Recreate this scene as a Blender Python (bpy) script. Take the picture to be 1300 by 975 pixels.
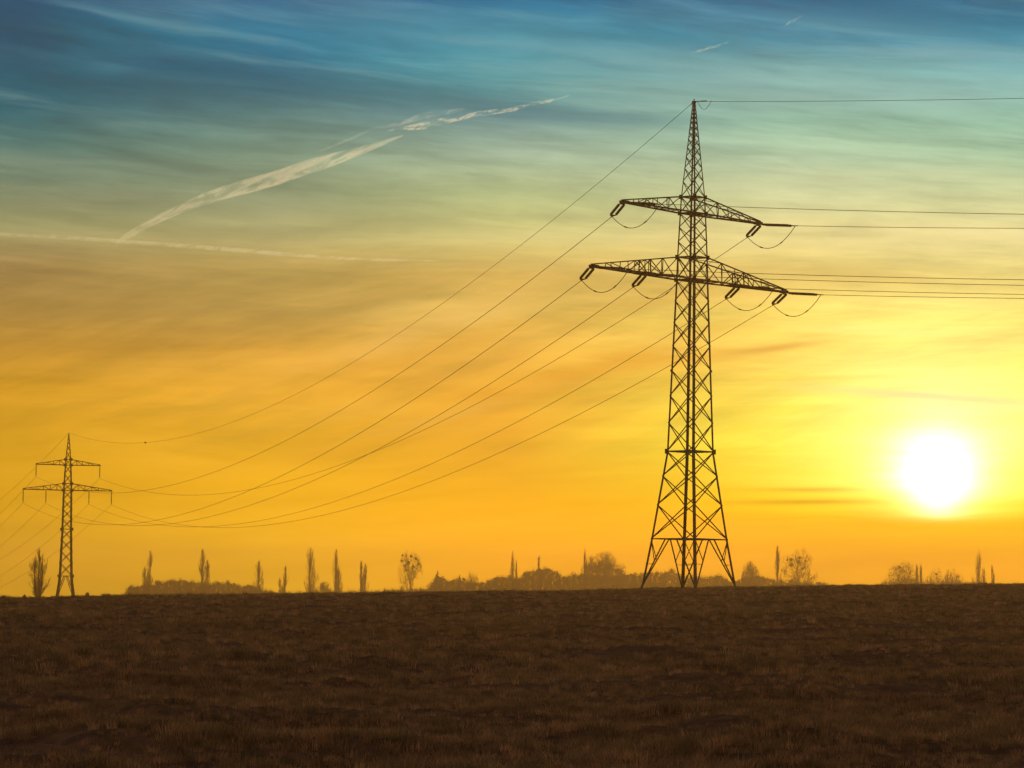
import bpy, math, random
import numpy as np
from mathutils import Vector
random.seed(7)
rng = np.random.default_rng(11)
R = math.radians
for o in list(bpy.data.objects):
    bpy.data.objects.remove(o)
S = bpy.context.scene
COL = S.collection

# ------------------------------------------------------------------ camera
F = 4400.0                       # focal length in photo pixels (photo 1300 x 975)
CX, CY = 650.0, 487.5
EYEROW = 768.0                   # row of eye level in the middle of the photo
PITCH = math.atan((EYEROW - CY) / F)
ROLL = R(0.8)
EYE = np.array([0.0, 0.0, 1.7])
_f = np.array([0, math.cos(PITCH), math.sin(PITCH)])
_u = np.array([0, -math.sin(PITCH), math.cos(PITCH)])
_r = np.array([1.0, 0, 0])
RT = _r * math.cos(ROLL) + _u * math.sin(ROLL)
UP = _u * math.cos(ROLL) - _r * math.sin(ROLL)

cam = bpy.data.cameras.new('camera')
cam.sensor_width = 36
cam.lens = 36 * F / 1300
cam.clip_start = 0.5
cam.clip_end = 200000
co = bpy.data.objects.new('camera', cam)
COL.objects.link(co)
from mathutils import Matrix
co.matrix_world = Matrix(((RT[0], UP[0], -_f[0], EYE[0]), (RT[1], UP[1], -_f[1], EYE[1]),
                          (RT[2], UP[2], -_f[2], EYE[2]), (0, 0, 0, 1)))
S.camera = co

def at(px, py, Y):
    """world point seen at photo pixel px,py at depth Y"""
    r = _f + RT * (px - CX) / F - UP * (py - CY) / F
    return EYE + r * (Y / r[1])

def eyeline(px):
    return EYEROW + (px - CX) * math.tan(ROLL)

# ------------------------------------------------------------------ light and exposure
SUN_AZ = math.atan2(540, F)      # to the right of the view axis (+Y)
SUN_EL = math.atan2(775.5 - 608, F)
S.view_settings.view_transform = 'Standard'
S.view_settings.look = 'None'
S.view_settings.exposure = 0
S.view_settings.gamma = 1
S.view_settings.use_curve_mapping = False
S.cycles.volume_bounces = 0
S.cycles.max_bounces = 5
S.cycles.use_denoising = True
S.cycles.volume_max_steps = 512

sd = bpy.data.lights.new('sun', 'SUN')
sd.energy = 0.6
sd.angle = R(0.53)
sd.color = (1.0, 0.80, 0.55)
so = bpy.data.objects.new('sun', sd)
COL.objects.link(so)
sdir = Vector((math.sin(SUN_AZ) * math.cos(SUN_EL), math.cos(SUN_AZ) * math.cos(SUN_EL), math.sin(SUN_EL)))
so.rotation_euler = sdir.to_track_quat('Z', 'Y').to_euler()

def lin(c):
    return tuple(((v / 255) / 12.92 if v / 255 <= 0.04045 else ((v / 255 + 0.055) / 1.055) ** 2.4) for v in c)

class NT:
    """tiny node-expression helper"""
    def __init__(s, tree):
        s.t = tree
    def n(s, typ, **kw):
        nd = s.t.nodes.new(typ)
        for k, v in kw.items():
            setattr(nd, k, v)
        return nd
    def m(s, op, *a, clamp=False):
        nd = s.n('ShaderNodeMath', operation=op, use_clamp=clamp)
        for i, v in enumerate(a):
            if isinstance(v, (int, float)):
                nd.inputs[i].default_value = v
            else:
                s.t.links.new(v, nd.inputs[i])
        return nd.outputs[0]
    def vec(s, x, y, z=0.0):
        nd = s.n('ShaderNodeCombineXYZ')
        for i, v in enumerate((x, y, z)):
            if isinstance(v, (int, float)):
                nd.inputs[i].default_value = v
            else:
                s.t.links.new(v, nd.inputs[i])
        return nd.outputs[0]
    def noise(s, v, scale=1, detail=4, rough=0.5, dist=0.0):
        nd = s.n('ShaderNodeTexNoise')
        s.t.links.new(v, nd.inputs['Vector'])
        nd.inputs['Scale'].default_value = scale
        nd.inputs['Detail'].default_value = detail
        nd.inputs['Roughness'].default_value = rough
        nd.inputs['Distortion'].default_value = dist
        return nd.outputs[0]
    def smooth(s, v, a, b, lo=0.0, hi=1.0, kind='SMOOTHSTEP'):
        nd = s.n('ShaderNodeMapRange', interpolation_type=kind)
        s.t.links.new(v, nd.inputs['Value'])
        nd.inputs['From Min'].default_value = a
        nd.inputs['From Max'].default_value = b
        nd.inputs['To Min'].default_value = lo
        nd.inputs['To Max'].default_value = hi
        return nd.outputs['Result']
    def mix(s, f, a, b, mode='MIX', clampf=True):
        nd = s.n('ShaderNodeMix', data_type='RGBA', blend_type=mode)
        nd.clamp_factor = clampf
        for k, v in ((0, f), (6, a), (7, b)):
            if isinstance(v, (int, float)):
                nd.inputs[k].default_value = v
            elif isinstance(v, tuple):
                nd.inputs[k].default_value = (*v[:3], 1)
            else:
                s.t.links.new(v, nd.inputs[k])
        return nd.outputs[2]
    def ramp(s, f, stops, interp='LINEAR'):
        nd = s.n('ShaderNodeValToRGB')
        cr = nd.color_ramp
        cr.interpolation = interp
        for i, (p, c) in enumerate(stops):
            e = cr.elements[i] if i < 2 else cr.elements.new(p)
            e.position = p
            e.color = (*c[:3], 1)
        s.t.links.new(f, nd.inputs[0])
        return nd.outputs[0]
    def link(s, a, b):
        s.t.links.new(a, b)

# ------------------------------------------------------------------ sky
W = bpy.data.worlds.new('World')
S.world = W
W.use_nodes = True
W.node_tree.nodes.clear()
w = NT(W.node_tree)
tc = w.n('ShaderNodeTexCoord')
sp = w.n('ShaderNodeSeparateXYZ')
w.link(tc.outputs['Generated'], sp.inputs[0])
dx, dy, dz = sp.outputs
hor = w.m('SQRT', w.m('ADD', w.m('MULTIPLY', dx, dx), w.m('MULTIPLY', dy, dy)))
az = w.m('ARCTAN2', dx, dy)                      # 0 along the view axis
X = w.m('MULTIPLY', az, F)                       # azimuth, 1/4400 rad
el = w.m('ARCTAN2', dz, hor)
Y = w.m('MULTIPLY', el, F)                       # elevation, 1/4400 rad
# rows: elevation in those units -> colour, for azimuth -600, -300, 0, 350, 600
rows = [20, 68, 130, 200, 268, 318, 368, 418, 468, 518, 568, 618, 668, 718, 768, 1000, 1600]
cols = [   #CALIB
    (-615, [[281.9,210.8,0.0],[281.9,210.8,0.0],[247.7,182.4,0.0],[231.0,170.4,25.4],[224.2,162.9,37.4],[211.5,156.9,58.0],[182.5,146.0,74.8],[166.4,139.1,82.9],[143.1,145.0,99.5],[108.0,128.7,105.3],[73.6,124.4,118.2],[0.0,102.2,118.4],[0.0,98.9,121.5],[0.0,95.2,116.8],[12,84,124],[6,50,90],[6,30,60]]),
    (-300, [[316.6,236.4,0.0],[316.6,236.4,0.0],[275.6,203.3,0.0],[264.3,195.1,34.7],[247.0,182.5,55.0],[227.4,168.9,63.0],[210.0,170.9,86.7],[191.1,165.0,90.8],[171.4,168.1,115.8],[143.7,160.1,125.4],[119.9,153.0,131.4],[81.1,132.9,133.9],[0.0,109.3,138.0],[0.0,115.9,148.2],[28,96,138],[8,56,100],[6,30,62]]),
    (0, [[342.8,232.9,0.0],[342.8,232.9,0.0],[291.6,204.7,0.0],[276.5,198.6,46.7],[265.4,190.6,57.0],[249.9,189.7,73.0],[230.0,187.9,88.9],[228.1,187.9,95.9],[222.0,212.5,134.4],[201.4,213.3,150.3],[166.2,192.0,163.0],[116.1,159.9,158.2],[58.6,151.9,161.5],[43.6,147.8,170.3],[0.0,105.7,144.5],[8,60,106],[6,30,62]]),
    (340, [[342.8,233.0,0.0],[342.8,233.0,0.0],[293.9,218.6,0.0],[279.5,261.6,61.0],[272.4,240.8,71.5],[261.8,218.6,83.9],[260.8,227.3,100.7],[246.0,213.9,114.6],[234.0,218.8,142.3],[216.5,220.8,164.8],[178.6,205.9,170.8],[153.6,202.9,175.5],[139.3,194.9,185.3],[39.3,141.0,167.7],[0.0,106.6,146.1],[8,60,104],[6,30,62]]),
    (615, [[346.3,234.5,0.0],[346.3,234.5,0.0],[293.1,242.3,0.0],[278.7,267.3,104.3],[273.2,262.1,126.1],[269.2,247.1,103.8],[268.7,240.4,115.3],[250.0,225.7,128.3],[238.0,223.8,152.9],[210.3,216.9,161.2],[157.7,194.0,160.2],[142.5,195.0,170.4],[122.1,186.0,183.3],[0.0,129.2,159.4],[0.0,106.8,142.0],[8,58,102],[6,30,62]]),
]





















RMAX = 1600.0
wc = None
yf = w.m('DIVIDE', Y, RMAX, clamp=True)
prev = None
for i, (xx, cc) in enumerate(cols):
    r_ = w.ramp(yf, [(rows[k] / RMAX, lin(cc[k])) for k in range(len(rows))])
    if wc is None:
        wc = r_
    else:
        wc = w.mix(w.smooth(X, prev, xx, kind='LINEAR'), wc, r_)
    prev = xx
#@A
# cirrus: long thin bands, drawn in azimuth / elevation
tilt = w.m('MULTIPLY', X, w.m('MULTIPLY', w.m('SUBTRACT', Y, 330), 0.00022))
Yt = w.m('ADD', Y, tilt)
warp = w.noise(w.vec(w.m('DIVIDE', X, 620), w.m('DIVIDE', Yt, 150), 3.3), 1, 3, 0.5)
Yw = w.m('ADD', Yt, w.m('MULTIPLY', w.m('SUBTRACT', warp, 0.5), 70))
n1 = w.noise(w.vec(w.m('DIVIDE', X, 520), w.m('DIVIDE', Yw, 70), 0.7), 1, 5, 0.55, 0.3)
n2 = w.noise(w.vec(w.m('DIVIDE', X, 340), w.m('DIVIDE', Yw, 24), 5.1), 1, 6, 0.62, 0.15)
n3 = w.noise(w.vec(w.m('DIVIDE', X, 95), w.m('DIVIDE', Yw, 10), 9.1), 1, 5, 0.65, 0.2)
b1 = w.smooth(n1, 0.36, 0.66, -1, 1)
b2 = w.smooth(n2, 0.32, 0.70, -1, 1)
b3 = w.smooth(n3, 0.30, 0.70, -1, 1)
def turned(deg, sx, sy, z):
    c_, s_ = math.cos(R(deg)), math.sin(R(deg))
    uu = w.m('ADD', w.m('MULTIPLY', X, c_), w.m('MULTIPLY', Yw, s_))
    vv_ = w.m('SUBTRACT', w.m('MULTIPLY', Yw, c_), w.m('MULTIPLY', X, s_))
    return w.noise(w.vec(w.m('DIVIDE', uu, sx), w.m('DIVIDE', vv_, sy), z), 1, 6, 0.62, 0.1)
n4 = w.smooth(turned(13, 230, 30, 2.2), 0.32, 0.68, -1, 1)      # sweeps rising to the right in the middle sky
n5 = w.smooth(turned(-9, 260, 34, 7.7), 0.32, 0.68, -1, 1)      # and falling to the right higher up
n6 = w.smooth(turned(20, 55, 26, 4.4), 0.30, 0.70, -1, 1)       # fine mottling
m4 = w.m('MULTIPLY', w.smooth(Y, 130, 260), w.smooth(Y, 470, 380))
m5 = w.smooth(Y, 420, 620)
hi = w.smooth(Y, 120, 560, 0.50, 1.0)           # the low sky is calmer
amt = w.m('ADD', w.m('ADD', w.m('MULTIPLY', b1, 0.15), w.m('MULTIPLY', b2, 0.10)), w.m('MULTIPLY', b3, 0.04))
amt = w.m('MULTIPLY', amt, hi)
amt = w.m('ADD', amt, w.m('MULTIPLY', w.m('MULTIPLY', n4, m4), 0.11))
amt = w.m('ADD', amt, w.m('MULTIPLY', w.m('MULTIPLY', n5, m5), 0.10))
amt = w.m('ADD', amt, w.m('MULTIPLY', w.m('MULTIPLY', n6, w.smooth(Y, 200, 600, .3, 1.0)), 0.035))
wc = w.mix(1.0, wc, w.mix(1.0, (1, 1, 1), w.mix(1.0, (1.0, 0.9, 0.85), amt, 'MULTIPLY'), 'ADD'), 'MULTIPLY')
veil = w.m('MULTIPLY', w.smooth(n2, 0.44, 0.70), w.smooth(n1, 0.40, 0.60, 0.15, 1.0))
wc = w.mix(w.m('MULTIPLY', veil, w.smooth(Y, 300, 700, 0.08, 0.27)), wc, w.ramp(w.m('DIVIDE', Y, 800, clamp=True), [(0.2, lin((255, 205, 90))), (0.5, lin((225, 200, 130))), (0.8, lin((160, 190, 170))), (1.0, lin((110, 165, 180)))]))

def gauss(cx, cy, lx, ly, ang=0.0, wob=8.0, power=2.0):
    """soft elongated patch centred at azimuth cx, elevation cy; its edge frayed by the cirrus noise"""
    c_, s_ = math.cos(R(ang)), math.sin(R(ang))
    u0 = w.m('SUBTRACT', X, cx)
    v0 = w.m('ADD', w.m('SUBTRACT', Y, cy), w.m('MULTIPLY', w.m('SUBTRACT', n2, 0.5), wob))
    u = w.m('DIVIDE', w.m('ADD', w.m('MULTIPLY', u0, c_), w.m('MULTIPLY', v0, s_)), lx)
    v = w.m('DIVIDE', w.m('SUBTRACT', w.m('MULTIPLY', v0, c_), w.m('MULTIPLY', u0, s_)), ly)
    q = w.m('ADD', w.m('MULTIPLY', u, u), w.m('MULTIPLY', v, v))
    return w.m('EXPONENT', w.m('MULTIPLY', q, -1.0))

def patch(base, cx, cy, lx, ly, ang, k, colour, wob=8.0, tex=None):
    g = w.m('MULTIPLY', gauss(cx, cy, lx, ly, ang, wob), k)
    if tex is not None:
        g = w.m('MULTIPLY', g, tex)
    return w.mix(g, base, lin(colour))

wisp = w.smooth(n2, 0.30, 0.62, 0.25, 1.0)
wc = patch(wc, 30, 700, 330, 26, -7, .50, (110,165,175), 60, wisp)
wc = patch(wc, 420, 665, 420, 34, -2, .42, (135,180,180), 70, wisp)
wc = patch(wc, 520, 712, 260, 20, -8, .45, (120,172,182), 70, wisp)
wc = patch(wc, 250, 648, 300, 13, -3, .40, (150,190,178), 20, wisp)
wc = patch(wc, -190, 726, 180, 26, 2, .30, (50,130,155), 60, wisp)
wc = patch(wc, 90, 620, 190, 13, -2, .45, (64,124,140), 30)
wc = patch(wc, -240, 650, 260, 22, -2, .35, (6,100,120), 30)
wc = patch(wc, -640, 720, 60, 60, 0, .55, (0,70,104), 20)
wc = patch(wc, -520, 545, 150, 12, -2, .28, (128,150,128), 30, wisp)
wc = patch(wc, -430, 500, 160, 16, 2, .30, (112,126,98), 30)
wc = patch(wc, 10, 470, 330, 10, -1, .30, (206,194,134), 20, wisp)
wc = patch(wc, 420, 545, 250, 12, 3, .32, (206,212,166), 30, wisp)
wc = patch(wc, 460, 480, 240, 14, -2, .40, (238,218,150), 40, wisp)
wc = patch(wc, 430, 420, 260, 10, -3, .30, (224,184,96), 30)
wc = patch(wc, 240, 395, 130, 16, 5, .25, (236,176,80), 30)
wc = patch(wc, -80, 330, 160, 14, 14, .30, (214,150,46), 30)
wc = patch(wc, 60, 285, 190, 14, 18, .50, (240,160,38), 30)
wc = patch(wc, 200, 312, 150, 10, 8, .50, (242,170,44), 20)
wc = patch(wc, 335, 330, 62, 5, 7, .75, (222,160,48), 8)
wc = patch(wc, -300, 430, 260, 12, 3, .30, (214,178,100), 40, wisp)
wc = patch(wc, -450, 380, 260, 16, 8, .28, (150,122,60), 40, wisp)
wc = patch(wc, -200, 380, 200, 12, 16, .30, (172,140,72), 40, wisp)
wc = patch(wc, -60, 372, 230, 14, 20, .35, (250,200,108), 50, wisp)
wc = patch(wc, 20, 330, 220, 12, 20, .35, (206,150,60), 40, wisp)
wc = patch(wc, -180, 250, 240, 14, 14, .30, (255,196,70), 40, wisp)
wc = patch(wc, -120, 205, 220, 10, 8, .28, (220,150,34), 30, wisp)
wc = patch(wc, 470, 352, 200, 10, -4, .35, (255,236,140), 40, wisp)
wc = patch(wc, 560, 312, 160, 8, -3, .35, (246,210,86), 30, wisp)
wc = patch(wc, 300, 270, 200, 9, 3, .40, (255,236,96), 30, wisp)
wc = patch(wc, 100, 262, 40, 5, 10, .35, (226,150,40), 8)
wc = patch(wc, -60, 225, 110, 10, 8, .35, (255,190,60), 20, wisp)
wc = patch(wc, -30, 255, 190, 9, 16, .40, (252,198,84), 20, wisp)
wc = patch(wc, 60, 385, 120, 9, 10, .35, (250,206,110), 20, wisp)
wc = patch(wc, 350, 235, 160, 8, 2, .55, (255,240,90), 18, wisp)
wc = patch(wc, 300, 150, 220, 10, 0, .30, (255,196,28), 18)
# glow of the low sun, cut off below by the hazy band near the horizon
SX, SY = 540.0, 167.0
u = w.m('SUBTRACT', X, SX)
v = w.m('SUBTRACT', Y, SY)
vv = w.m('MULTIPLY', v, w.smooth(v, -55, 30, 1.12, 0.92))
u = w.m('MULTIPLY', u, w.smooth(v, -55, -5, 1.75, 1.0))
rr = w.m('SQRT', w.m('ADD', w.m('MULTIPLY', u, u), w.m('MULTIPLY', vv, vv)))
rr = w.m('MULTIPLY', rr, w.smooth(n2, 0.3, 0.7, 1.10, 0.90))
band = w.smooth(w.m('ADD', Y, w.m('MULTIPLY', w.m('SUBTRACT', n2, 0.5), 10)), 104, 128, 0.0, 1.0)
rlow = w.m('SQRT', w.m('ADD', w.m('MULTIPLY', w.m('MULTIPLY', u, 0.5), u), w.m('MULTIPLY', v, v)))
g_core = w.m('MULTIPLY', w.m('EXPONENT', w.m('MULTIPLY', w.m('POWER', w.m('DIVIDE', rr, 43), 1.7), -1.0)), 3.8)
g_mid = w.m('MULTIPLY', w.m('EXPONENT', w.m('MULTIPLY', w.m('POWER', w.m('DIVIDE', rr, 112), 1.5), -1.0)), 0.9)
g_wide = w.m('EXPONENT', w.m('MULTIPLY', w.m('POWER', w.m('DIVIDE', rr, 210), 1.4), -1.0))
band2 = w.smooth(Y, 92, 300, 0.0, 1.0)
glow = w.mix(1.0, (1.0, 0.96, 0.80), w.m('MULTIPLY', g_core, w.smooth(Y, 108, 128)), 'MULTIPLY')
glow2 = w.mix(1.0, (1.0, 0.90, 0.45), w.m('MULTIPLY', g_mid, band), 'MULTIPLY')
glow3 = w.mix(1.0, (0.30, 0.27, 0.12), w.m('MULTIPLY', g_wide, band2), 'MULTIPLY')
glow4 = w.mix(1.0, (0.3, 0.42, 0.0), w.m('MULTIPLY', gauss(520, 140, 270, 34, 0, 26), band), 'MULTIPLY')
wc = w.mix(1.0, wc, glow2, 'ADD')
wc = w.mix(1.0, wc, glow3, 'ADD')
wc = w.mix(1.0, wc, glow4, 'ADD')
wc = patch(wc, 380, 151, 70, 3.2, 1, .55, (240,176,16), 4)
wc = patch(wc, 375, 135, 95, 3.8, 1, .65, (236,164,14), 4)
wc = patch(wc, 545, 268, 130, 6, -4, .85, (255,252,175), 8)
wc = w.mix(1.0, wc, glow, 'ADD')
#@B
# the sky away from the sun and overhead
away = w.smooth(w.m('ABSOLUTE', az), R(14), R(95))
wc = w.mix(away, wc, w.ramp(w.m('DIVIDE', el, 1.5708, clamp=True), [(0.0, lin((186,140,100))), (0.12, lin((172,140,116))), (0.5, lin((112,106,110))), (1.0, lin((84,88,104)))]))
wc = w.mix(w.smooth(el, R(20), R(60)), wc, lin((98, 96, 104)))
# the physical sky underneath, for the same sun
sky = w.n('ShaderNodeTexSky', sky_type='NISHITA')
sky.sun_disc = False
sky.sun_elevation = SUN_EL
sky.sun_rotation = SUN_AZ
sky.air_density = 1.0
sky.dust_density = 0.6
bgA = w.n('ShaderNodeBackground')
w.link(sky.outputs[0], bgA.inputs[0])
bgA.inputs[1].default_value = 0.05
bgB = w.n('ShaderNodeBackground')
w.link(wc, bgB.inputs[0])
bgB.inputs[1].default_value = 1.0
mx = w.n('ShaderNodeMixShader')
mx.inputs[0].default_value = 0.99
w.link(bgA.outputs[0], mx.inputs[1])
w.link(bgB.outputs[0], mx.inputs[2])
out = w.n('ShaderNodeOutputWorld')
w.link(mx.outputs[0], out.inputs[0])
W.cycles.sampling_method = 'MANUAL'
W.cycles.sample_map_resolution = 2048

# ------------------------------------------------------------------ helpers for objects
class MB:
    """collects verts and faces; build() links them as one mesh object"""
    def __init__(s):
        s.v = []; s.f = []
    def tube(s, pts, rad, n=4, cap=True):
        pts = [Vector(p) for p in pts]
        if not hasattr(rad, '__len__'):
            rad = [rad] * len(pts)
        b = len(s.v)
        for i, p in enumerate(pts):
            a = pts[max(i - 1, 0)]; c = pts[min(i + 1, len(pts) - 1)]
            d = (c - a).normalized()
            ref = Vector((0, 0, 1)) if abs(d.z) < 0.9 else Vector((1, 0, 0))
            e1 = d.cross(ref).normalized(); e2 = d.cross(e1)
            for k in range(n):
                t = 2 * math.pi * (k + 0.5) / n
                s.v.append(tuple(p + (e1 * math.cos(t) + e2 * math.sin(t)) * rad[i]))
        for i in range(len(pts) - 1):
            for k in range(n):
                k2 = (k + 1) % n
                s.f.append((b + i * n + k, b + i * n + k2, b + (i + 1) * n + k2, b + (i + 1) * n + k))
        if cap:
            s.f.append(tuple(b + k for k in range(n))[::-1])
            s.f.append(tuple(b + (len(pts) - 1) * n + k for k in range(n)))
    def bar(s, a, b, w_):
        s.tube([a, b], w_ * 0.7071, 4)
    def angle(s, a, b, fx, fy, w_, t=0.02):
        """L-section bar: flanges run from the corner along fx*x and fy*y"""
        sec = [(0, 0), (w_, 0), (w_, t), (t, t), (t, w_), (0, w_)]
        i0 = len(s.v)
        for p in (a, b):
            for x, y in sec:
                s.v.append((p[0] + fx * x, p[1] + fy * y, p[2]))
        for k in range(6):
            k2 = (k + 1) % 6
            s.f.append((i0 + k, i0 + k2, i0 + 6 + k2, i0 + 6 + k))
        s.f.append(tuple(range(i0, i0 + 6))); s.f.append(tuple(range(i0 + 6, i0 + 12)))
    def box(s, c, h):
        i0 = len(s.v)
        for dz_ in (-1, 1):
            for dx_, dy_ in ((-1, -1), (1, -1), (1, 1), (-1, 1)):
                s.v.append((c[0] + dx_ * h[0], c[1] + dy_ * h[1], c[2] + dz_ * h[2]))
        for q in ((0, 3, 2, 1), (4, 5, 6, 7), (0, 1, 5, 4), (1, 2, 6, 5), (2, 3, 7, 6), (3, 0, 4, 7)):
            s.f.append(tuple(i0 + k for k in q))
    def build(s, name, mat, parent=None, smooth=False):
        me = bpy.data.meshes.new(name)
        me.from_pydata(s.v, [], s.f)
        me.materials.append(mat)
        if smooth:
            me.polygons.foreach_set('use_smooth', [True] * len(me.polygons))
        o = bpy.data.objects.new(name, me)
        COL.objects.link(o)
        if parent is not None:
            o.parent = parent
        return o

def tag(o, label=None, cat=None, group=None, kind=None):
    if label: o['label'] = label
    if cat: o['category'] = cat
    if group: o['group'] = group
    if kind: o['kind'] = kind
    return o

def empty(name, loc, rz=0.0, **kw):
    o = bpy.data.objects.new(name, None)
    COL.objects.link(o)
    o.location = loc
    o.rotation_euler = (0, 0, rz)
    tag(o, **kw)
    return o

def material(name, rgb, rough=0.8, metal=0.0, var=0.25, scale=3.0, transl=0.0, spec=0.3):
    m = bpy.data.materials.new(name)
    m.use_nodes = True
    t = NT(m.node_tree)
    bs = m.node_tree.nodes['Principled BSDF']
    tcn = t.n('ShaderNodeTexCoord')
    nz = t.noise(tcn.outputs['Object'], scale, 4, 0.6)
    c = t.mix(t.smooth(nz, 0.3, 0.7), tuple(v * (1 - var) for v in rgb), tuple(min(1, v * (1 + var)) for v in rgb))
    t.link(c, bs.inputs['Base Color'])
    bs.inputs['Roughness'].default_value = rough
    bs.inputs['Metallic'].default_value = metal
    bs.inputs['Specular IOR Level'].default_value = spec
    if transl > 0:
        tr = t.n('ShaderNodeBsdfTranslucent')
        t.link(c, tr.inputs[0])
        ms = t.n('ShaderNodeMixShader')
        ms.inputs[0].default_value = transl
        t.link(bs.outputs[0], ms.inputs[1]); t.link(tr.outputs[0], ms.inputs[2])
        t.link(ms.outputs[0], m.node_tree.nodes['Material Output'].inputs[0])
    return m

M_STEEL = material('painted_lattice_steel', (0.045, 0.042, 0.045), 0.65, 0.2, 0.2, 1.5)
M_GLASS = material('brown_insulator_glaze', (0.03, 0.018, 0.014), 0.35, 0.0, 0.2, 4.0)
M_WIRE = material('weathered_conductor_strand', (0.09, 0.085, 0.08), 0.55, 0.4, 0.1, 0.5)
M_CONC = material('footing_concrete', (0.22, 0.2, 0.18), 0.9)
M_BARK = material('bare_tree_bark', (0.15, 0.075, 0.035), 0.9, 0, 0.3, 0.8)
M_TWIG = material('bare_twigs', (0.17, 0.08, 0.035), 0.9, 0, 0.3, 0.5)
M_BUSH = material('dormant_thicket', (0.16, 0.075, 0.03), 0.9, 0, 0.35, 0.2, 0.15)
M_CONIF = material('evergreen_needles', (0.04, 0.04, 0.02), 0.9, 0, 0.3, 0.4)
M_MIST = material('mistletoe_green', (0.06, 0.055, 0.02), 0.9, 0, 0.2, 1.0)

# ------------------------------------------------------------------ terrain
def _hash(ix, iy, seed):
    h = (ix.astype(np.int64) * 374761393 + iy.astype(np.int64) * 668265263 + seed * 1442695041) & 0x7fffffff
    h = ((h ^ (h >> 13)) * 1274126177) & 0x7fffffff
    return ((h ^ (h >> 16)) & 0xffff) / 65535.0

def vnoise(x, y, seed=0):
    ix, iy = np.floor(x), np.floor(y)
    fx, fy = x - ix, y - iy
    fx = fx * fx * fx * (fx * (fx * 6 - 15) + 10); fy = fy * fy * fy * (fy * (fy * 6 - 15) + 10)
    ix = ix.astype(np.int64); iy = iy.astype(np.int64)
    a = _hash(ix, iy, seed); b = _hash(ix + 1, iy, seed); c = _hash(ix, iy + 1, seed); d = _hash(ix + 1, iy + 1, seed)
    return (a * (1 - fx) + b * fx) * (1 - fy) + (c * (1 - fx) + d * fx) * fy - 0.5

def fbm(x, y, octv, seed=0, gain=0.5):
    s_ = 0; a = 1.0
    for k in range(octv):
        s_ = s_ + a * vnoise(x * 2 ** k + 17.3 * k, y * 2 ** k - 9.1 * k, seed + k)
        a *= gain
    return s_

CREST = 385.0
_cx = np.array([-300, 0, 160, 330, 500, 640, 780, 870, 935, 1100, 1300, 1700], float)
_cr = np.array([760, 759, 757, 753.5, 751.5, 750, 748, 745.5, 744, 742, 740, 737], float) + 4.2
_kx = (_cx - CX) / F * CREST
_kz = 1.7 + (EYEROW + (_cx - CX) * math.tan(ROLL) - _cr) / F * CREST

def sstep(t):
    t = np.clip(t, 0, 1)
    return t * t * (3 - 2 * t)

def relief(x, y):
    """clods, old furrows and tussocks on the field"""
    th = R(6)
    u_ = x * math.cos(th) + y * math.sin(th); v_ = y * math.cos(th) - x * math.sin(th)
    d = np.hypot(x, y)
    a = 0.26 * fbm(u_ / 10, v_ / 7, 2, 3)
    ridged = fbm(u_ / 2.6, v_ / 1.7, 3, 21)
    a = a + 0.36 * np.maximum(ridged, -0.10)
    a = a + 0.15 * fbm(x / 0.9, y / 0.7, 3, 41)
    return a * np.clip(1 - (d - 300) / 120, 0.12, 1)

def ground_z(x, y):
    x = np.asarray(x, float); y = np.asarray(y, float)
    zc = np.interp(x, _kx, _kz)
    s_ = sstep(y / CREST)
    z1 = zc * s_
    plain = 1.35 - 0.0022 * np.maximum(np.hypot(x, y) - 900, 0)
    far = sstep((y - CREST - 25) / 380)
    z = z1 * (1 - far) + plain * far
    back = sstep(-y / 200)
    z = z * (1 - back) + 0.0 * back
    side = sstep((np.abs(x) - 140) / 600)
    z = z * (1 - side) + np.minimum(z, 1.2) * side
    z = z + 0.16 * np.exp(-(((x - 14) / 7) ** 2) - ((y - 372) / 12) ** 2)      # rough rise at the pylon's feet
    return z + relief(x, y) * (1 - 0.7 * far)

# polar sheet round the camera, fine where the field lies
az_in = np.linspace(R(-11), R(11), 560)
az_out = np.linspace(R(11), R(349), 90)[1:-1]
AZ = np.concatenate([az_in, az_out])
RA = np.concatenate([[3, 8, 14], np.geomspace(19, 430, 820), np.geomspace(430, 3700, 60)[1:]])
A_, R_ = np.meshgrid(AZ, RA)
gx = R_ * np.sin(A_); gy = R_ * np.cos(A_)
gz = ground_z(gx, gy)
nr, na = A_.shape
V_ = np.stack([gx.ravel(), gy.ravel(), gz.ravel()], 1)
V_ = np.vstack([V_, [[0, 0, float(ground_z(0, 0))]]])
i_, j_ = np.meshgrid(np.arange(nr - 1), np.arange(na), indexing='ij')
j2 = (j_ + 1) % na
Q = np.stack([i_ * na + j_, i_ * na + j2, (i_ + 1) * na + j2, (i_ + 1) * na + j_], -1).reshape(-1, 4)[:, ::-1]
me = bpy.data.meshes.new('field')
nq = len(Q); nt_ = na
me.vertices.add(len(V_)); me.vertices.foreach_set('co', V_.ravel())
tri = np.array([[nr * na, (j + 1) % na, j] for j in range(na)])[:, ::-1]
tri = np.array([[nr * na, (j + 1) % na, j] for j in range(na)])
me.loops.add(nq * 4 + nt_ * 3)
me.loops.foreach_set('vertex_index', np.concatenate([Q[:, ::-1].ravel(), tri[:, ::-1].ravel()]))
me.polygons.add(nq + nt_)
me.polygons.foreach_set('loop_start', np.concatenate([np.arange(nq) * 4, nq * 4 + np.arange(nt_) * 3]))
me.polygons.foreach_set('loop_total', np.concatenate([np.full(nq, 4), np.full(nt_, 3)]))
me.polygons.foreach_set('use_smooth', np.ones(nq + nt_, bool))
me.update(); me.validate()
m = bpy.data.materials.new('field_soil')
m.use_nodes = True
t = NT(m.node_tree)
bs = m.node_tree.nodes['Principled BSDF']
tcn = t.n('ShaderNodeTexCoord')
na_ = t.noise(tcn.outputs['Object'], 0.35, 5, 0.6)
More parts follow.
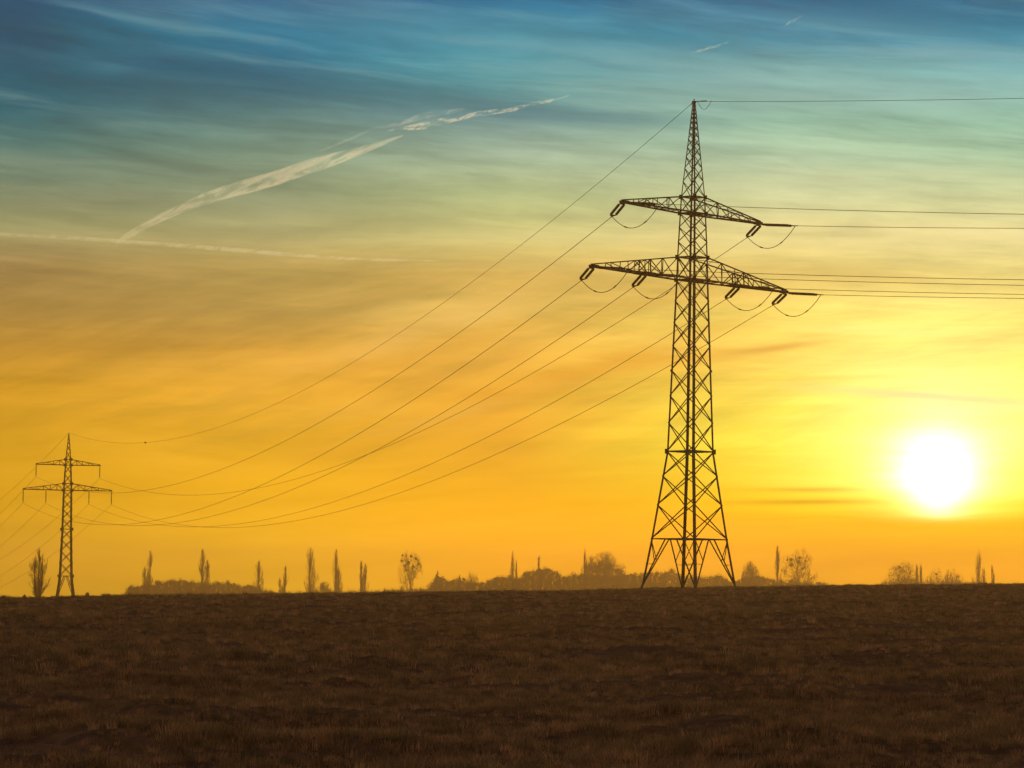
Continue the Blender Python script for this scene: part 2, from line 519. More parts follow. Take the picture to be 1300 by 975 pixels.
nb_ = t.noise(tcn.outputs['Object'], 3.0, 6, 0.65)
c1 = t.ramp(na_, [(0.35, (0.11, 0.055, 0.026)), (0.5, (0.16, 0.080, 0.036)), (0.68, (0.20, 0.105, 0.048))])
c2 = t.mix(t.smooth(nb_, 0.35, 0.65), c1, (0.07, 0.036, 0.02))
t.link(c2, bs.inputs['Base Color'])
bs.inputs['Roughness'].default_value = 0.95
bs.inputs['Specular IOR Level'].default_value = 0.1
bp = t.n('ShaderNodeBump')
bp.inputs['Strength'].default_value = 0.8; bp.inputs['Distance'].default_value = 0.06
t.link(nb_, bp.inputs['Height']); t.link(bp.outputs[0], bs.inputs['Normal'])
me.materials.append(m)
field = bpy.data.objects.new('field', me)
COL.objects.link(field)
tag(field, kind='structure')

# ------------------------------------------------------------------ grass (stuff): tufts set on points over the field
M_GRASS = material('winter_grass', (0.355, 0.225, 0.12), 0.8, 0, 0.45, 0.5, 0.35, 0.1)
t = NT(M_GRASS.node_tree)
oi = t.n('ShaderNodeObjectInfo')
for nd in list(M_GRASS.node_tree.nodes):
    if nd.type == 'MIX':
        dst = [l.to_socket for l in nd.outputs[2].links]
        v1 = t.mix(1.0, nd.outputs[2], t.ramp(oi.outputs['Random'], [(0.0, (0.32, 0.36, 0.34)), (0.35, (0.75, 0.85, 0.7)), (0.7, (1.1, 1.0, 0.85)), (1.0, (1.9, 1.75, 1.5))]), 'MULTIPLY')
        for q in dst:
            t.link(v1, q)
        break
def tuft(nb, h, spread, wd):
    b = MB()
    for k in range(nb):
        a = random.uniform(0, 6.283); r0 = random.uniform(0, spread)
        px_, py_ = r0 * math.cos(a), r0 * math.sin(a)
        hh = h * random.uniform(0.5, 1.15); le = random.uniform(0.1, 0.8) * hh
        a2 = a + random.uniform(-0.9, 0.9); a3 = random.uniform(0, 3.1416)
        ww = wd * random.uniform(.6, 1.2)
        i0 = len(b.v)
        ex, ey = ww * math.cos(a3), ww * math.sin(a3)
        b.v += [(px_ - ex, py_ - ey, -0.02), (px_ + ex, py_ + ey, -0.02),
                (px_ + le * .4 * math.cos(a2) + ex * .7, py_ + le * .4 * math.sin(a2) + ey * .7, hh * .6),
                (px_ + le * .4 * math.cos(a2) - ex * .7, py_ + le * .4 * math.sin(a2) - ey * .7, hh * .6),
                (px_ + le * math.cos(a2), py_ + le * math.sin(a2), hh)]
        b.f += [(i0, i0 + 1, i0 + 2, i0 + 3), (i0 + 3, i0 + 2, i0 + 4)]
    me_ = bpy.data.meshes.new('grass_tuft')
    me_.from_pydata(b.v, [], b.f)
    me_.materials.append(M_GRASS)
    return me_
tuft_col = bpy.data.collections.new('grass_tufts')   # sources only, never linked to the scene
for k in range(6):
    tm = tuft(16 + 3 * k, 0.055 + 0.012 * k, 0.09, 0.0035)
    tuft_col.objects.link(bpy.data.objects.new('grass_tuft', tm))

def scatter(n, r0, r1, size):
    a = rng.uniform(R(-10), R(10), n)
    r = np.sqrt(rng.uniform(r0 ** 2, r1 ** 2, n))
    x = r * np.sin(a); y = r * np.cos(a)
    dens = fbm(x / 2.5, y / 1.6, 3, 77) + 0.25 * fbm(x / 12, y / 9, 2, 5)
    keep = dens > rng.uniform(-0.62, 0.14, n)
    x, y = x[keep], y[keep]
    s_ = size * rng.uniform(0.6, 1.3, len(x)) * (1 + 0.8 * np.clip(dens[keep], -0.5, 0.6))
    return x, y, ground_z(x, y), s_
parts = [scatter(60000, 24, 60, 0.95), scatter(70000, 60, 130, 1.25), scatter(60000, 130, 250, 1.7), scatter(45000, 250, 384, 2.0)]
px_ = np.concatenate([p[0] for p in parts]); py_ = np.concatenate([p[1] for p in parts])
pz_ = np.concatenate([p[2] for p in parts]); ps_ = np.concatenate([p[3] for p in parts])
gm = bpy.data.meshes.new('grass')
gm.vertices.add(len(px_)); gm.vertices.foreach_set('co', np.stack([px_, py_, pz_], 1).ravel())
at_ = gm.attributes.new('size', 'FLOAT', 'POINT'); at_.data.foreach_set('value', ps_)
at_ = gm.attributes.new('spin', 'FLOAT', 'POINT'); at_.data.foreach_set('value', rng.uniform(0, 6.283, len(px_)))
at_ = gm.attributes.new('pick', 'INT', 'POINT'); at_.data.foreach_set('value', rng.integers(0, 6, len(px_)))
gm.update()
grass = bpy.data.objects.new('grass', gm)
COL.objects.link(grass)
tag(grass, 'short dry winter grass and stubble over the dark field', 'grass', kind='stuff')
gt = bpy.data.node_groups.new('grass_scatter', 'GeometryNodeTree')
gt.interface.new_socket('Geometry', in_out='INPUT', socket_type='NodeSocketGeometry')
gt.interface.new_socket('Geometry', in_out='OUTPUT', socket_type='NodeSocketGeometry')
N = gt.nodes; L = gt.links
gi = N.new('NodeGroupInput'); go = N.new('NodeGroupOutput')
ci = N.new('GeometryNodeCollectionInfo'); ci.inputs['Collection'].default_value = tuft_col
ci.inputs['Separate Children'].default_value = True; ci.inputs['Reset Children'].default_value = True
ip = N.new('GeometryNodeInstanceOnPoints'); ip.inputs['Pick Instance'].default_value = True
def named(nm, ty):
    q = N.new('GeometryNodeInputNamedAttribute'); q.data_type = ty; q.inputs[0].default_value = nm
    return q.outputs[0]
cxyz = N.new('ShaderNodeCombineXYZ'); L.new(named('spin', 'FLOAT'), cxyz.inputs[2])
mtp = N.new('GeometryNodeMeshToPoints')
L.new(gi.outputs[0], mtp.inputs[0])
L.new(mtp.outputs[0], ip.inputs['Points'])
L.new(ci.outputs[0], ip.inputs['Instance'])
L.new(named('pick', 'INT'), ip.inputs['Instance Index'])
L.new(cxyz.outputs[0], ip.inputs['Rotation'])
L.new(named('size', 'FLOAT'), ip.inputs['Scale'])
L.new(ip.outputs[0], go.inputs[0])
grass.modifiers.new('scatter', 'NODES').node_group = gt

# ------------------------------------------------------------------ pylons
def lerp(a, b, t_):
    return tuple(a[k] + (b[k] - a[k]) * t_ for k in range(3))

def prof(levels, z):
    for (z0, h0), (z1, h1) in zip(levels, levels[1:]):
        if z <= z1:
            return h0 + (h1 - h0) * (z - z0) / (z1 - z0)
    return levels[-1][1]

CORN = [(-1, -1), (1, -1), (1, 1), (-1, 1)]

def lattice_sections(levels, spans):
    """spans: (z0, z1, panels) -> list of panel heights"""
    out_ = []
    for z0, z1, n in spans:
        h0, h1 = prof(levels, z0), prof(levels, z1)
        q = (h1 / h0) ** (1.0 / n)
        tot = sum(q ** k for k in range(n)); z = z0
        for k in range(n):
            z2 = z + (z1 - z0) * q ** k / tot
            out_.append((z, z2)); z = z2
    return out_

def crossarm(pylon, mat, levels, zb, zt, half, side, npan, tip=0.25, inner=None, w_=0.12):
    """triangular truss arm: two bottom chords and two top chords meeting at the tip"""
    hb, ht = prof(levels, zb), prof(levels, zt)
    b = MB()
    tipz = zb + 0.05
    bc = lambda sy, t_: (side * (hb + (half - hb) * t_), sy * (hb + (tip - hb) * t_), zb + (tipz - zb) * t_)
    tcx = lambda sy, t_: (side * (ht + (half - ht) * t_), sy * (ht + (tip * .6 - ht) * t_), zt + (tipz + 0.22 - zt) * t_)
    for sy in (-1, 1):
        b.bar(bc(sy, 0), bc(sy, 1), w_ * 1.35)
        b.bar(tcx(sy, 0), tcx(sy, 1), w_)
        for k in range(1, npan):
            t_ = k / npan
            b.bar(bc(sy, t_), tcx(sy, t_), w_ * .6)
        for k in range(npan - 1):
            t0, t1 = k / npan, (k + 1) / npan
            if k % 2 == 0:
                b.bar(bc(sy, t0), tcx(sy, t1), w_ * .6)
            else:
                b.bar(tcx(sy, t0), bc(sy, t1), w_ * .6)
    for k in range(npan + 1):
        t_ = k / npan
        b.bar(bc(-1, t_), bc(1, t_), w_ * .6)
        if k < npan:
            t1 = (k + 1) / npan
            b.bar(bc(-1 if k % 2 else 1, t_), bc(1 if k % 2 else -1, t1), w_ * .55)
            b.bar(tcx(-1 if k % 2 else 1, t_), tcx(1 if k % 2 else -1, t1), w_ * .5)
    b.box((side * (half - 0.25), 0, tipz + 0.02), (0.42, tip + 0.08, 0.14))
    if inner:
        ti = (inner - hb) / (half - hb)
        for sy in (-1, 1):
            b.bar(bc(sy, ti), tcx(sy, ti), w_ * .9)
            b.bar(bc(sy, ti - .12), tcx(sy, ti), w_ * .7)
            b.bar(bc(sy, ti + .12), tcx(sy, ti), w_ * .7)
        b.box((side * inner, 0, zb + .03), (0.7, abs(bc(1, ti)[1]) + .1, 0.10))
    return b.build('crossarm', mat, pylon)

def gussets(b, h, z, s_=0.17):
    for sx, sy in CORN:
        b.box((sx * h, sy * (h + .012), z), (s_, 0.015, s_)); b.box((sx * (h + .012), sy * h, z), (0.015, s_, s_))

def make_body(pylon, levels, spans, legw, diagw, base_top, apex):
    # legs, one mesh each
    for n, (sx, sy) in enumerate(CORN):
        b = MB()
        for (z0, h0), (z1, h1) in zip(levels, levels[1:]):
            ww = legw * (1 - 0.55 * z0 / apex)
            if z1 >= apex - 0.01:
                ww = min(ww, 0.11)
            b.angle((sx * h0, sy * h0, z0), (sx * h1, sy * h1, z1), -sx, -sy, ww)
        if n in (0, 2):
            z = 2.5
            while z < apex - 2:                       # climbing pegs
                h = prof(levels, z)
                b.bar((sx * h, sy * (h + 0.0), z), (sx * h, sy * (h + 0.17), z), 0.022)
                z += 0.45
        b.build('leg', M_STEEL, pylon)
        fb = MB(); h = levels[0][1]
        fb.box((sx * h, sy * h, levels[0][0] - 0.15), (0.38, 0.38, 0.28)); fb.build('footing', M_CONC, pylon)
    # X bracing of the four faces
    lower, upper = MB(), MB()
    for z0, z1 in lattice_sections(levels, spans):
        h0, h1 = prof(levels, z0), prof(levels, z1)
        b = lower if z1 < apex * .66 else upper
        dw = diagw * (1 - 0.45 * z0 / apex)
        for k in range(4):
            a, c = CORN[k], CORN[(k + 1) % 4]
            b.bar((a[0] * h0, a[1] * h0, z0), (c[0] * h1, c[1] * h1, z1), dw)
            b.bar((c[0] * h0, c[1] * h0, z0), (a[0] * h1, a[1] * h1, z1), dw)
    # foot panels: inverted V on each face with secondary struts
    zt = base_top; ht = prof(levels, zt); hf = levels[0][1]
    for k in range(4):
        a, c = CORN[k], CORN[(k + 1) % 4]
        A, C_ = (a[0] * ht, a[1] * ht, zt), (c[0] * ht, c[1] * ht, zt)
        mid = lerp(A, C_, .5)
        lower.bar(A, C_, diagw * 1.25)
        for q, e in ((a, A), (c, C_)):
            foot = (q[0] * hf, q[1] * hf, levels[0][0] + 0.2)
            m_ = lerp(lerp(A, C_, .42) if e is A else lerp(A, C_, .58), foot, 0)
            lower.bar(foot, m_, diagw * 1.15)
            dm = lerp(foot, m_, .56)
            lower.bar(e, dm, diagw * .7)
            hm = prof(levels, dm[2] - .35)
            lower.bar((q[0] * hm, q[1] * hm, dm[2] - .35), lerp(foot, m_, .49), diagw * .6)
    for k in range(2):
        a, c = CORN[k], CORN[k + 2]
        lower.bar((a[0] * ht, a[1] * ht, zt), (c[0] * ht, c[1] * ht, zt), diagw * .8)
    return lower, upper

def ring(b, h, z, w_, cross=True):
    for k in range(4):
        a, c = CORN[k], CORN[(k + 1) % 4]
        b.bar((a[0] * h, a[1] * h, z), (c[0] * h, c[1] * h, z), w_)
    if cross:
        b.bar((-h, -h, z), (h, h, z), w_ * .6); b.bar((h, -h, z), (-h, h, z), w_ * .6)

def insulator(pylon, a, b_, r=0.12, n=18, name='insulator_string'):
    """string of discs between two local points"""
    a, b_ = Vector(a), Vector(b_)
    m_ = MB()
    d = b_ - a; Ld = d.length
    pts = []; rad = []
    for k in range(n):
        t0 = 0.08 + 0.84 * k / n
        for dt, rr_ in ((0, .3), (.25, 1.0), (.6, .95), (.95, .35)):
            pts.append(a + d * (t0 + 0.84 / n * dt)); rad.append(r * rr_)
    m_.tube(pts, rad, 8)
    m_.tube([a, a + d * .09], r * .3, 6); m_.tube([b_ - d * .09, b_], r * .3, 6)
    return m_.build(name, M_GLASS, pylon)

# ---- the near pylon (angle tower)
D1 = F * 50 / 618
base1 = at(874.6, 744.0, D1)
ROT1 = R(50)
LV1 = [(-0.5, 3.52), (4.8, 2.80), (13.8, 1.72), (31.5, 1.19), (33.85, 1.13), (38.4, .97), (40.1, .89), (50.05, .10)]
near = empty('pylon', base1, ROT1, label='large steel lattice pylon with angled crossarms rising in front of the orange sky', cat='pylon')
LO, UPR = make_body(near, LV1, [(4.8, 13.8, 3), (13.8, 31.5, 7), (31.5, 33.85, 1), (33.85, 38.4, 3), (38.4, 40.1, 1), (40.1, 49.3, 11)], 0.25, 0.09, 4.8, 50.05)
ring(LO, 1.72, 13.8, 0.13); gussets(LO, 1.72, 13.8, .25)
ring(UPR, 1.19, 31.5, 0.15); ring(UPR, 1.13, 33.85, 0.12); ring(UPR, .97, 38.4, 0.14); ring(UPR, .89, 40.1, 0.11)
for h, z in ((1.19, 31.5), (1.13, 33.85), (.97, 38.4), (.89, 40.1)):
    gussets(UPR, h, z, .22)
for z in (22.1,):
    gussets(LO, prof(LV1, z), z, .10)
LO.build('lower_bracing', M_STEEL, near); UPR.build('upper_bracing', M_STEEL, near)
b = MB(); b.box((0, 0, 50.0), (.16, .16, .10)); b.bar((0, 0, 50.0), (0, 0, 50.35), .07); b.build('peak_cap', M_STEEL, near)
H_LO, H_IN, H_UP = 16.5, 8.0, 11.7
for side in (-1, 1):
    crossarm(near, M_STEEL, LV1, 31.5, 33.85, H_LO, side, 6, inner=H_IN, w_=.11)
    crossarm(near, M_STEEL, LV1, 38.4, 40.1, H_UP, side, 5, w_=.11)
ca, sa = math.cos(ROT1), math.sin(ROT1)
def to_world(p, base=base1, c=ca, s=sa):
    return np.array([base[0] + c * p[0] - s * p[1], base[1] + s * p[0] + c * p[1], base[2] + p[2]])
def to_local(d, c=ca, s=sa):
    return (c * d[0] + s * d[1], -s * d[0] + c * d[1], d[2])

# ---- the far pylon (suspension tower)
D2 = 920.0
base2 = at(82.8, 759.5, D2)
u1 = (base2 - base1); u1[2] = 0; u1 /= np.linalg.norm(u1)
ROT2 = math.atan2(-u1[0], u1[1])
LV2 = [(0, 2.3), (5.9, 1.68), (18.3, 1.28), (28.6, 1.12), (30.4, 1.02), (35.3, .80), (36.8, .70), (43.9, .05)]
far = empty('pylon', base2, ROT2, label='small distant lattice pylon with level crossarms and hanging insulators near a bare broom shaped tree', cat='pylon')
LO, UPR = make_body(far, LV2, [(5.9, 18.3, 4), (18.3, 28.6, 4), (28.6, 30.4, 1), (30.4, 35.3, 2), (35.3, 36.8, 1), (36.8, 43.4, 6)], 0.34, 0.15, 5.9, 43.9)
ring(LO, 1.68, 5.9, .18); ring(LO, 1.28, 18.3, .16); gussets(LO, 1.28, 18.3, .35); gussets(LO, 1.68, 5.9, .35)
for h, z in ((1.12, 28.6), (1.02, 30.4), (.80, 35.3), (.70, 36.8)):
    ring(UPR, h, z, .16); gussets(UPR, h, z, .34)
LO.build('lower_bracing', M_STEEL, far); UPR.build('upper_bracing', M_STEEL, far)
F_LO, F_IN, F_UP = 11.7, 5.7, 8.45
for side in (-1, 1):
    crossarm(far, M_STEEL, LV2, 28.6, 30.4, F_LO, side, 6, w_=.15, tip=.15)
    crossarm(far, M_STEEL, LV2, 35.3, 36.8, F_UP, side, 5, w_=.15, tip=.15)
c2_, s2_ = math.cos(ROT2), math.sin(ROT2)
def w2(p):
    return to_world(p, base2, c2_, s2_)
far_att = {}
for key, xx, zz, dl in (('lo-', -F_LO, 28.6, 3.55), ('in-', -F_IN, 28.6, 3.55), ('in+', F_IN, 28.6, 3.55), ('lo+', F_LO, 28.6, 3.55), ('up-', -F_UP, 35.3, 3.3), ('up+', F_UP, 35.3, 3.3)):
    insulator(far, (xx, 0, zz), (xx, 0, zz - dl), 0.15, 14)
    far_att[key] = w2((xx, 0, zz - dl))
far_att['earth'] = w2((0, 0, 43.9))

# ---- insulators, jumpers and wires of the near pylon
u2ang = R(-38)
u2 = np.array([math.cos(u2ang), math.sin(u2ang), 0])
SL1, SL2 = 0.22, 0.085
attL, attR = {}, {}
jump = {}
for key, xx, zz in (('lo-', -H_LO, 31.5), ('in-', -H_IN, 31.5), ('in+', H_IN, 31.5), ('lo+', H_LO, 31.5), ('up-', -H_UP, 38.4), ('up+', H_UP, 38.4)):
    p0 = Vector((xx, 0, zz))
    for dvec, slope, store, Ls in ((u1, SL1, attL, 3.9), (u2, SL2, attR, 4.2)):
        d = Vector(to_local((dvec[0], dvec[1], -slope))).normalized()
        perp = d.cross(Vector((0, 0, 1))).normalized()
        st = p0 + d * 0.35 - Vector((0, 0, 0.05))
        e = st + d * Ls
        for sgn in (-1, 1):
            insulator(near, st + perp * 0.27 * sgn, e + perp * 0.27 * sgn - d * .35, 0.145, 16)
        y_ = MB()
        y_.bar(p0, st, .10); y_.bar(st - perp * .3, st + perp * .3, .10)
        y_.build('hanger', M_STEEL, near); y_ = MB()
        y_.bar(e - d * .35 - perp * .3, e - d * .35 + perp * .3, .09)
        y_.bar(e - d * .35 - perp * .27, e, .08); y_.bar(e - d * .35 + perp * .27, e, .08); y_.bar(e, e + d * .3, .09)
        y_.build('insulator_yoke', M_STEEL, near)
        store[key] = to_world(e + d * .25)
        jump.setdefault(key, []).append(e)
for key, (a, b_) in jump.items():
    j = MB(); pts = []
    for k in range(25):
        t_ = k / 24
        p = a.lerp(b_, t_); p.z -= 1.75 * (1 - (2 * t_ - 1) ** 2) + 0.0
        pts.append(p)
    j.tube(pts, .036, 5)
    for t_ in (7, 17):
        d = (pts[t_ + 1] - pts[t_ - 1]).normalized()
        j.tube([pts[t_] - d * .22, pts[t_] + d * .22], .065, 6)
    j.build('jumper_wire', M_WIRE, near)
attL['earth'] = to_world((0, 0, 50.05)); attR['earth'] = attL['earth']
e_ = MB()      # clamps of the earth wire at the peak
pk = Vector((0, 0, 50.05))
dR = Vector(to_local((u2[0], u2[1], -SL2 * .3))).normalized(); dL = Vector(to_local((u1[0], u1[1], -.13))).normalized()
e_.bar(pk, pk + dR * 1.6, .07); e_.bar(pk, pk + dL * 1.2, .07)
lp = [pk + dR * (0.4 + 1.8 * k / 8) - Vector((0, 0, .9 * math.sin(math.pi * k / 8))) for k in range(9)]
e_.tube(lp, .025, 4); e_.build('earth_wire_clamp', M_STEEL, near)

def wire(name, a, b_, sag, rad, label, cat, group, n=90, s0=0.0, s1=1.0):
    a = np.asarray(a, float); b_ = np.asarray(b_, float)
    pts = []
    for k in range(n + 1):
        s_ = s0 + (s1 - s0) * k / n
        p = a + (b_ - a) * s_
        p[2] -= 4 * sag * s_ * (1 - s_)
        pts.append(Vector(p))
    base = pts[0].copy()
    m_ = MB(); m_.tube([p - base for p in pts], rad, 5)
    o = m_.build(name, M_WIRE)
    o.location = base
    tag(o, label, cat, group)
    return o, pts

NM = {'earth': 'peak', 'up-': 'upper left arm tip', 'up+': 'upper right arm tip', 'lo-': 'lower left arm tip',
      'in-': 'lower left inner insulators', 'in+': 'lower right inner insulators', 'lo+': 'lower right arm tip'}
SAG = {'earth': 14.5, 'up-': 13.6, 'up+': 13.6, 'lo-': 13.6, 'in-': 13.6, 'in+': 13.6, 'lo+': 13.6}
for key in NM:
    nm = 'earth_wire' if key == 'earth' else 'power_line'
    o, pts = wire(nm, attL[key], far_att[key], SAG[key], 0.024 if key == 'earth' else 0.030,
                  'sagging cable between pylons from the large one\'s ' + NM[key], 'overhead wire', 'cables slung between the two pylons')
    if key == 'earth':
        b = MB(); p = min(pts, key=lambda q: abs((q.x / q.y) - (186 - 650) / F))
        for k in range(1):
            b.tube([p - Vector(o.location) + Vector((-.1, .3, 0)) * t_ for t_ in (-1.2, -.8, 0, .8, 1.2)], [.05, .16, .22, .16, .05], 8)
        b.build('marker_ball', M_STEEL, o)
# onward to the right, out of the picture, towards a pylon nearer the camera
sep = {'earth': 0, 'up-': -H_UP, 'up+': H_UP, 'lo-': -H_LO, 'in-': -H_IN, 'in+': H_IN, 'lo+': H_LO}
nxt = base1 + u2 * 330.0
nd = np.array([math.cos(u2ang + math.pi / 2), math.sin(u2ang + math.pi / 2), 0])
hz_ = {'earth': 50, 'up-': 38.4, 'up+': 38.4, 'lo-': 31.5, 'in-': 31.5, 'in+': 31.5, 'lo+': 31.5}
for key in NM:
    e = nxt + nd * sep[key] + np.array([0, 0, hz_[key] - 0.0])
    e[2] = base1[2] + hz_[key] + {'up-': -4.5, 'up+': 2.4, 'lo-': -.8, 'in+': 2.4, 'lo+': 4.8}.get(key, 0)
    wire('earth_wire' if key == 'earth' else 'power_line', attR[key], e, 6.6, 0.024 if key == 'earth' else 0.028,
         'cable running right from the large pylon\'s ' + NM[key], 'overhead wire', 'cables leaving the large pylon to the right', n=60)
# onward from the far pylon to the left
d3 = np.array([math.cos(R(108)), math.sin(R(108)), 0])
n3_ = np.array([math.sin(R(108)), -math.cos(R(108)), 0])
sep2 = {'earth': 0, 'up-': -F_UP, 'up+': F_UP, 'lo-': -F_LO, 'in-': -F_IN, 'in+': F_IN, 'lo+': F_LO}
hz2 = {'earth': 43.9, 'up-': 32, 'up+': 32, 'lo-': 25, 'in-': 25, 'in+': 25, 'lo+': 25}
for key in NM:
    e = base2 + d3 * 450.0 + n3_ * sep2[key]
    e[2] = base2[2] + hz2[key] - 28
    wire('earth_wire' if key == 'earth' else 'power_line', far_att[key], e, 12.0, 0.03,
         'thin cable falling left from the small pylon\'s ' + NM[key], 'overhead wire', 'cables going on behind the small pylon', n=40)

# ------------------------------------------------------------------ trees
TWIG = .062       # bundles of fine twigs
def px_scale(Yd):
    return Yd / F

def branch(b, p, d, L_, r, depth, spread, up, split, segs=3):
    pts = [p]; rad = [r]
    for k in range(segs):
        d = (d + Vector((random.gauss(0, .12), random.gauss(0, .12), random.gauss(0, .08) + up * .12))).normalized()
        p = p + d * (L_ / segs)
        pts.append(p); rad.append(max(TWIG, r * (1 - .45 * (k + 1) / segs)))
    b.tube(pts, rad, 3, cap=False)
    if depth <= 0:
        return
    for k in range(split):
        a = random.uniform(0, 6.283)
        perp = d.cross(Vector((math.cos(a), math.sin(a), .3))).normalized()
        d2 = (d + perp * random.uniform(.6, 1.3) * spread + Vector((0, 0, up * .35))).normalized()
        i = random.randint(max(1, segs - 2), segs)
        branch(b, pts[i], d2, L_ * random.uniform(.6, .85), rad[i] * .68, depth - 1, spread, up, split, segs)

def broom(b, H, Wd, n, r0=.10, tw=6):
    """fastigiate crown: steep branches hugging the stem, spindle shaped, ragged outline"""
    gaps = [random.uniform(0, 6.283) for _ in range(3)]
    for k in range(n):
        zt_ = H * random.uniform(.16, .99)
        z0 = max(H * .05, zt_ - H * random.uniform(.14, .34))
        t_ = zt_ / H
        w_ = Wd / 2 * (math.sin(math.pi * min(1, t_ ** .85)) ** .7 * .9 + .08) * random.uniform(.25, 1.15)
        a = random.choice(gaps) + random.gauss(0, .9)
        x1, y1 = w_ * math.cos(a), w_ * math.sin(a)
        pts = [Vector((0, 0, z0)), Vector((x1 * .55, y1 * .55, z0 + (zt_ - z0) * .35)), Vector((x1 * .9, y1 * .9, z0 + (zt_ - z0) * .7)), Vector((x1, y1, zt_))]
        b.tube(pts, [r0, r0 * .8, r0 * .6, r0 * .35], 3, cap=False)
        for q in range(tw):
            s_ = random.uniform(.25, .95); i = int(s_ * 3); p = pts[i].lerp(pts[min(3, i + 1)], s_ * 3 - i)
            e = p + Vector((random.gauss(0, .06) * Wd, random.gauss(0, .06) * Wd, random.uniform(.03, .09) * H))
            if e.z < H:
                b.tube([p, e], [r0 * .5, r0 * .3], 3, cap=False)

def poplar(pxx, top, width, Yd, label, stems=((0, 1.0),), dens=1.0, name='poplar_tree', group='slender bare trees along the skyline'):
    sc = px_scale(Yd)
    g = at(pxx, eyeline(pxx), Yd); gz_ = float(ground_z(g[0], g[1])) - .1
    H = (at(pxx, top, Yd)[2] - gz_)
    Wd = (width * 1.3 + 2) * sc
    root = empty(name, (g[0], g[1], gz_), 0, label=label, cat='tree', group=group)
    tr, cr = MB(), MB()
    for off, hf in stems:
        h = H * hf; ox = off * sc
        t0, c0 = len(tr.v), len(cr.v)
        tr.tube([(ox * .3, 0, 0), (ox * .9, 0, h * .3), (ox, 0, h * .75), (ox, 0, h)], [.30, .22, .12, .04], 5)
        broom(cr, h, Wd * (1 if len(stems) == 1 else .62), int(30 + 58 * dens * hf), .072 * sc / .28, 6)
        for i in range(c0, len(cr.v)):
            x, y, z = cr.v[i]; cr.v[i] = (x + ox * min(1, .3 + z / h), y, z)
    tr.build('trunk', M_BARK, root); cr.build('crown', M_TWIG, root)
    return root

def bare_tree(pxx, top, width, Yd, label, mist=(), name='bare_tree', dens=1, up=.08, spread=1.0, group=None):
    sc = px_scale(Yd)
    g = at(pxx, eyeline(pxx), Yd); gz_ = float(ground_z(g[0], g[1])) - .1
    H = at(pxx, top, Yd)[2] - gz_
    root = empty(name, (g[0], g[1], gz_), 0, label=label, cat='tree', group=group)
    tr, cr = MB(), MB()
    th = H * .38
    tr.tube([(0, 0, 0), (.1, 0, th * .5), (0, .1, th)], [.38, .30, .24], 6)
    nm = 6 + 2 * dens
    for k in range(nm):
        a = 6.283 * k / nm + random.uniform(-.3, .3)
        z0 = th * random.uniform(.55, 1.0)
        tl = random.uniform(.25, 1.1)
        d = Vector((math.cos(a) * tl, math.sin(a) * tl, 1.0)).normalized()
        branch(cr, Vector((0, .05, z0)), d, H * .24, .22, 4 + (dens > 1), spread, up, 3, 3)
    # bring the crown to the outline seen in the photograph
    vv_ = np.array(cr.v); xm = np.median(vv_[:, 0]) * .8
    cr.v = [(x - xm * max(0, min(1, (z - th * .5) / th)), y, z) for x, y, z in cr.v]; vv_ = np.array(cr.v)
    zmax = np.percentile(vv_[:, 2], 98.5); xw = np.percentile(np.abs(vv_[:, 0]), 94)
    kx = width * sc / 2 / xw; kz = (H - th * .5) / (zmax - th * .5)
    hw_, hc, hr = width * sc / 2, (H + th * .45) / 2, (H - th * .45) / 2
    nv = []
    for x, y, z in cr.v:
        x, y, z = x * kx, y * kx, th * .5 + (z - th * .5) * kz if z > th * .5 else z
        q = math.sqrt((x / hw_) ** 2 + (y / hw_) ** 2 + ((z - hc) / hr) ** 2)
        if q > 1 and z > th * .5:
            q2 = (1 + .22 * (q - 1)) / q
            x, y, z = x * q2, y * q2, hc + (z - hc) * q2
        nv.append((x, y, z))
    cr.v = nv
    tr.build('trunk', M_BARK, root); cr.build('crown', M_TWIG, root)
    for mx_, my_, mr in mist:
        mb = MB(); r = mr * sc * .85
        c = Vector(((mx_ - pxx) * sc, random.uniform(-.6, .6), at(mx_, my_, Yd)[2] - gz_))
        for k in range(130):
            d = Vector((random.gauss(0, 1), random.gauss(0, 1), random.gauss(0, 1))).normalized()
            p = c + d * r * random.uniform(.35, 1.05); q = d.orthogonal().normalized() * .22
            q2 = d.cross(q).normalized() * .22
            i0 = len(mb.v); mb.v += [tuple(p + q), tuple(p - q + q2), tuple(p - q2)]; mb.f.append((i0, i0 + 1, i0 + 2))
            mb.tube([c, p], [.05, .03], 3, cap=False)
        mb.build('mistletoe', M_MIST, root)
    return root

def leafball(b, c, rx, ry, rz, n, size=.38):
    for k in range(n):
        d = Vector((random.gauss(0, 1), random.gauss(0, 1), random.gauss(0, 1))).normalized()
        rr_ = random.random() ** .45
        p = Vector((c[0] + d.x * rx * rr_, c[1] + d.y * ry * rr_, c[2] + d.z * rz * rr_))
        s_ = size * random.uniform(.5, 1.3)
        q = Vector((random.gauss(0, 1), random.gauss(0, 1), random.gauss(0, 1))).normalized() * s_
        q2 = Vector((random.gauss(0, 1), random.gauss(0, 1), random.gauss(0, 1))).normalized() * s_
        i0 = len(b.v); b.v += [tuple(p + q), tuple(p - q * .5 + q2), tuple(p - q2 * .8)]; b.f.append((i0, i0 + 1, i0 + 2))

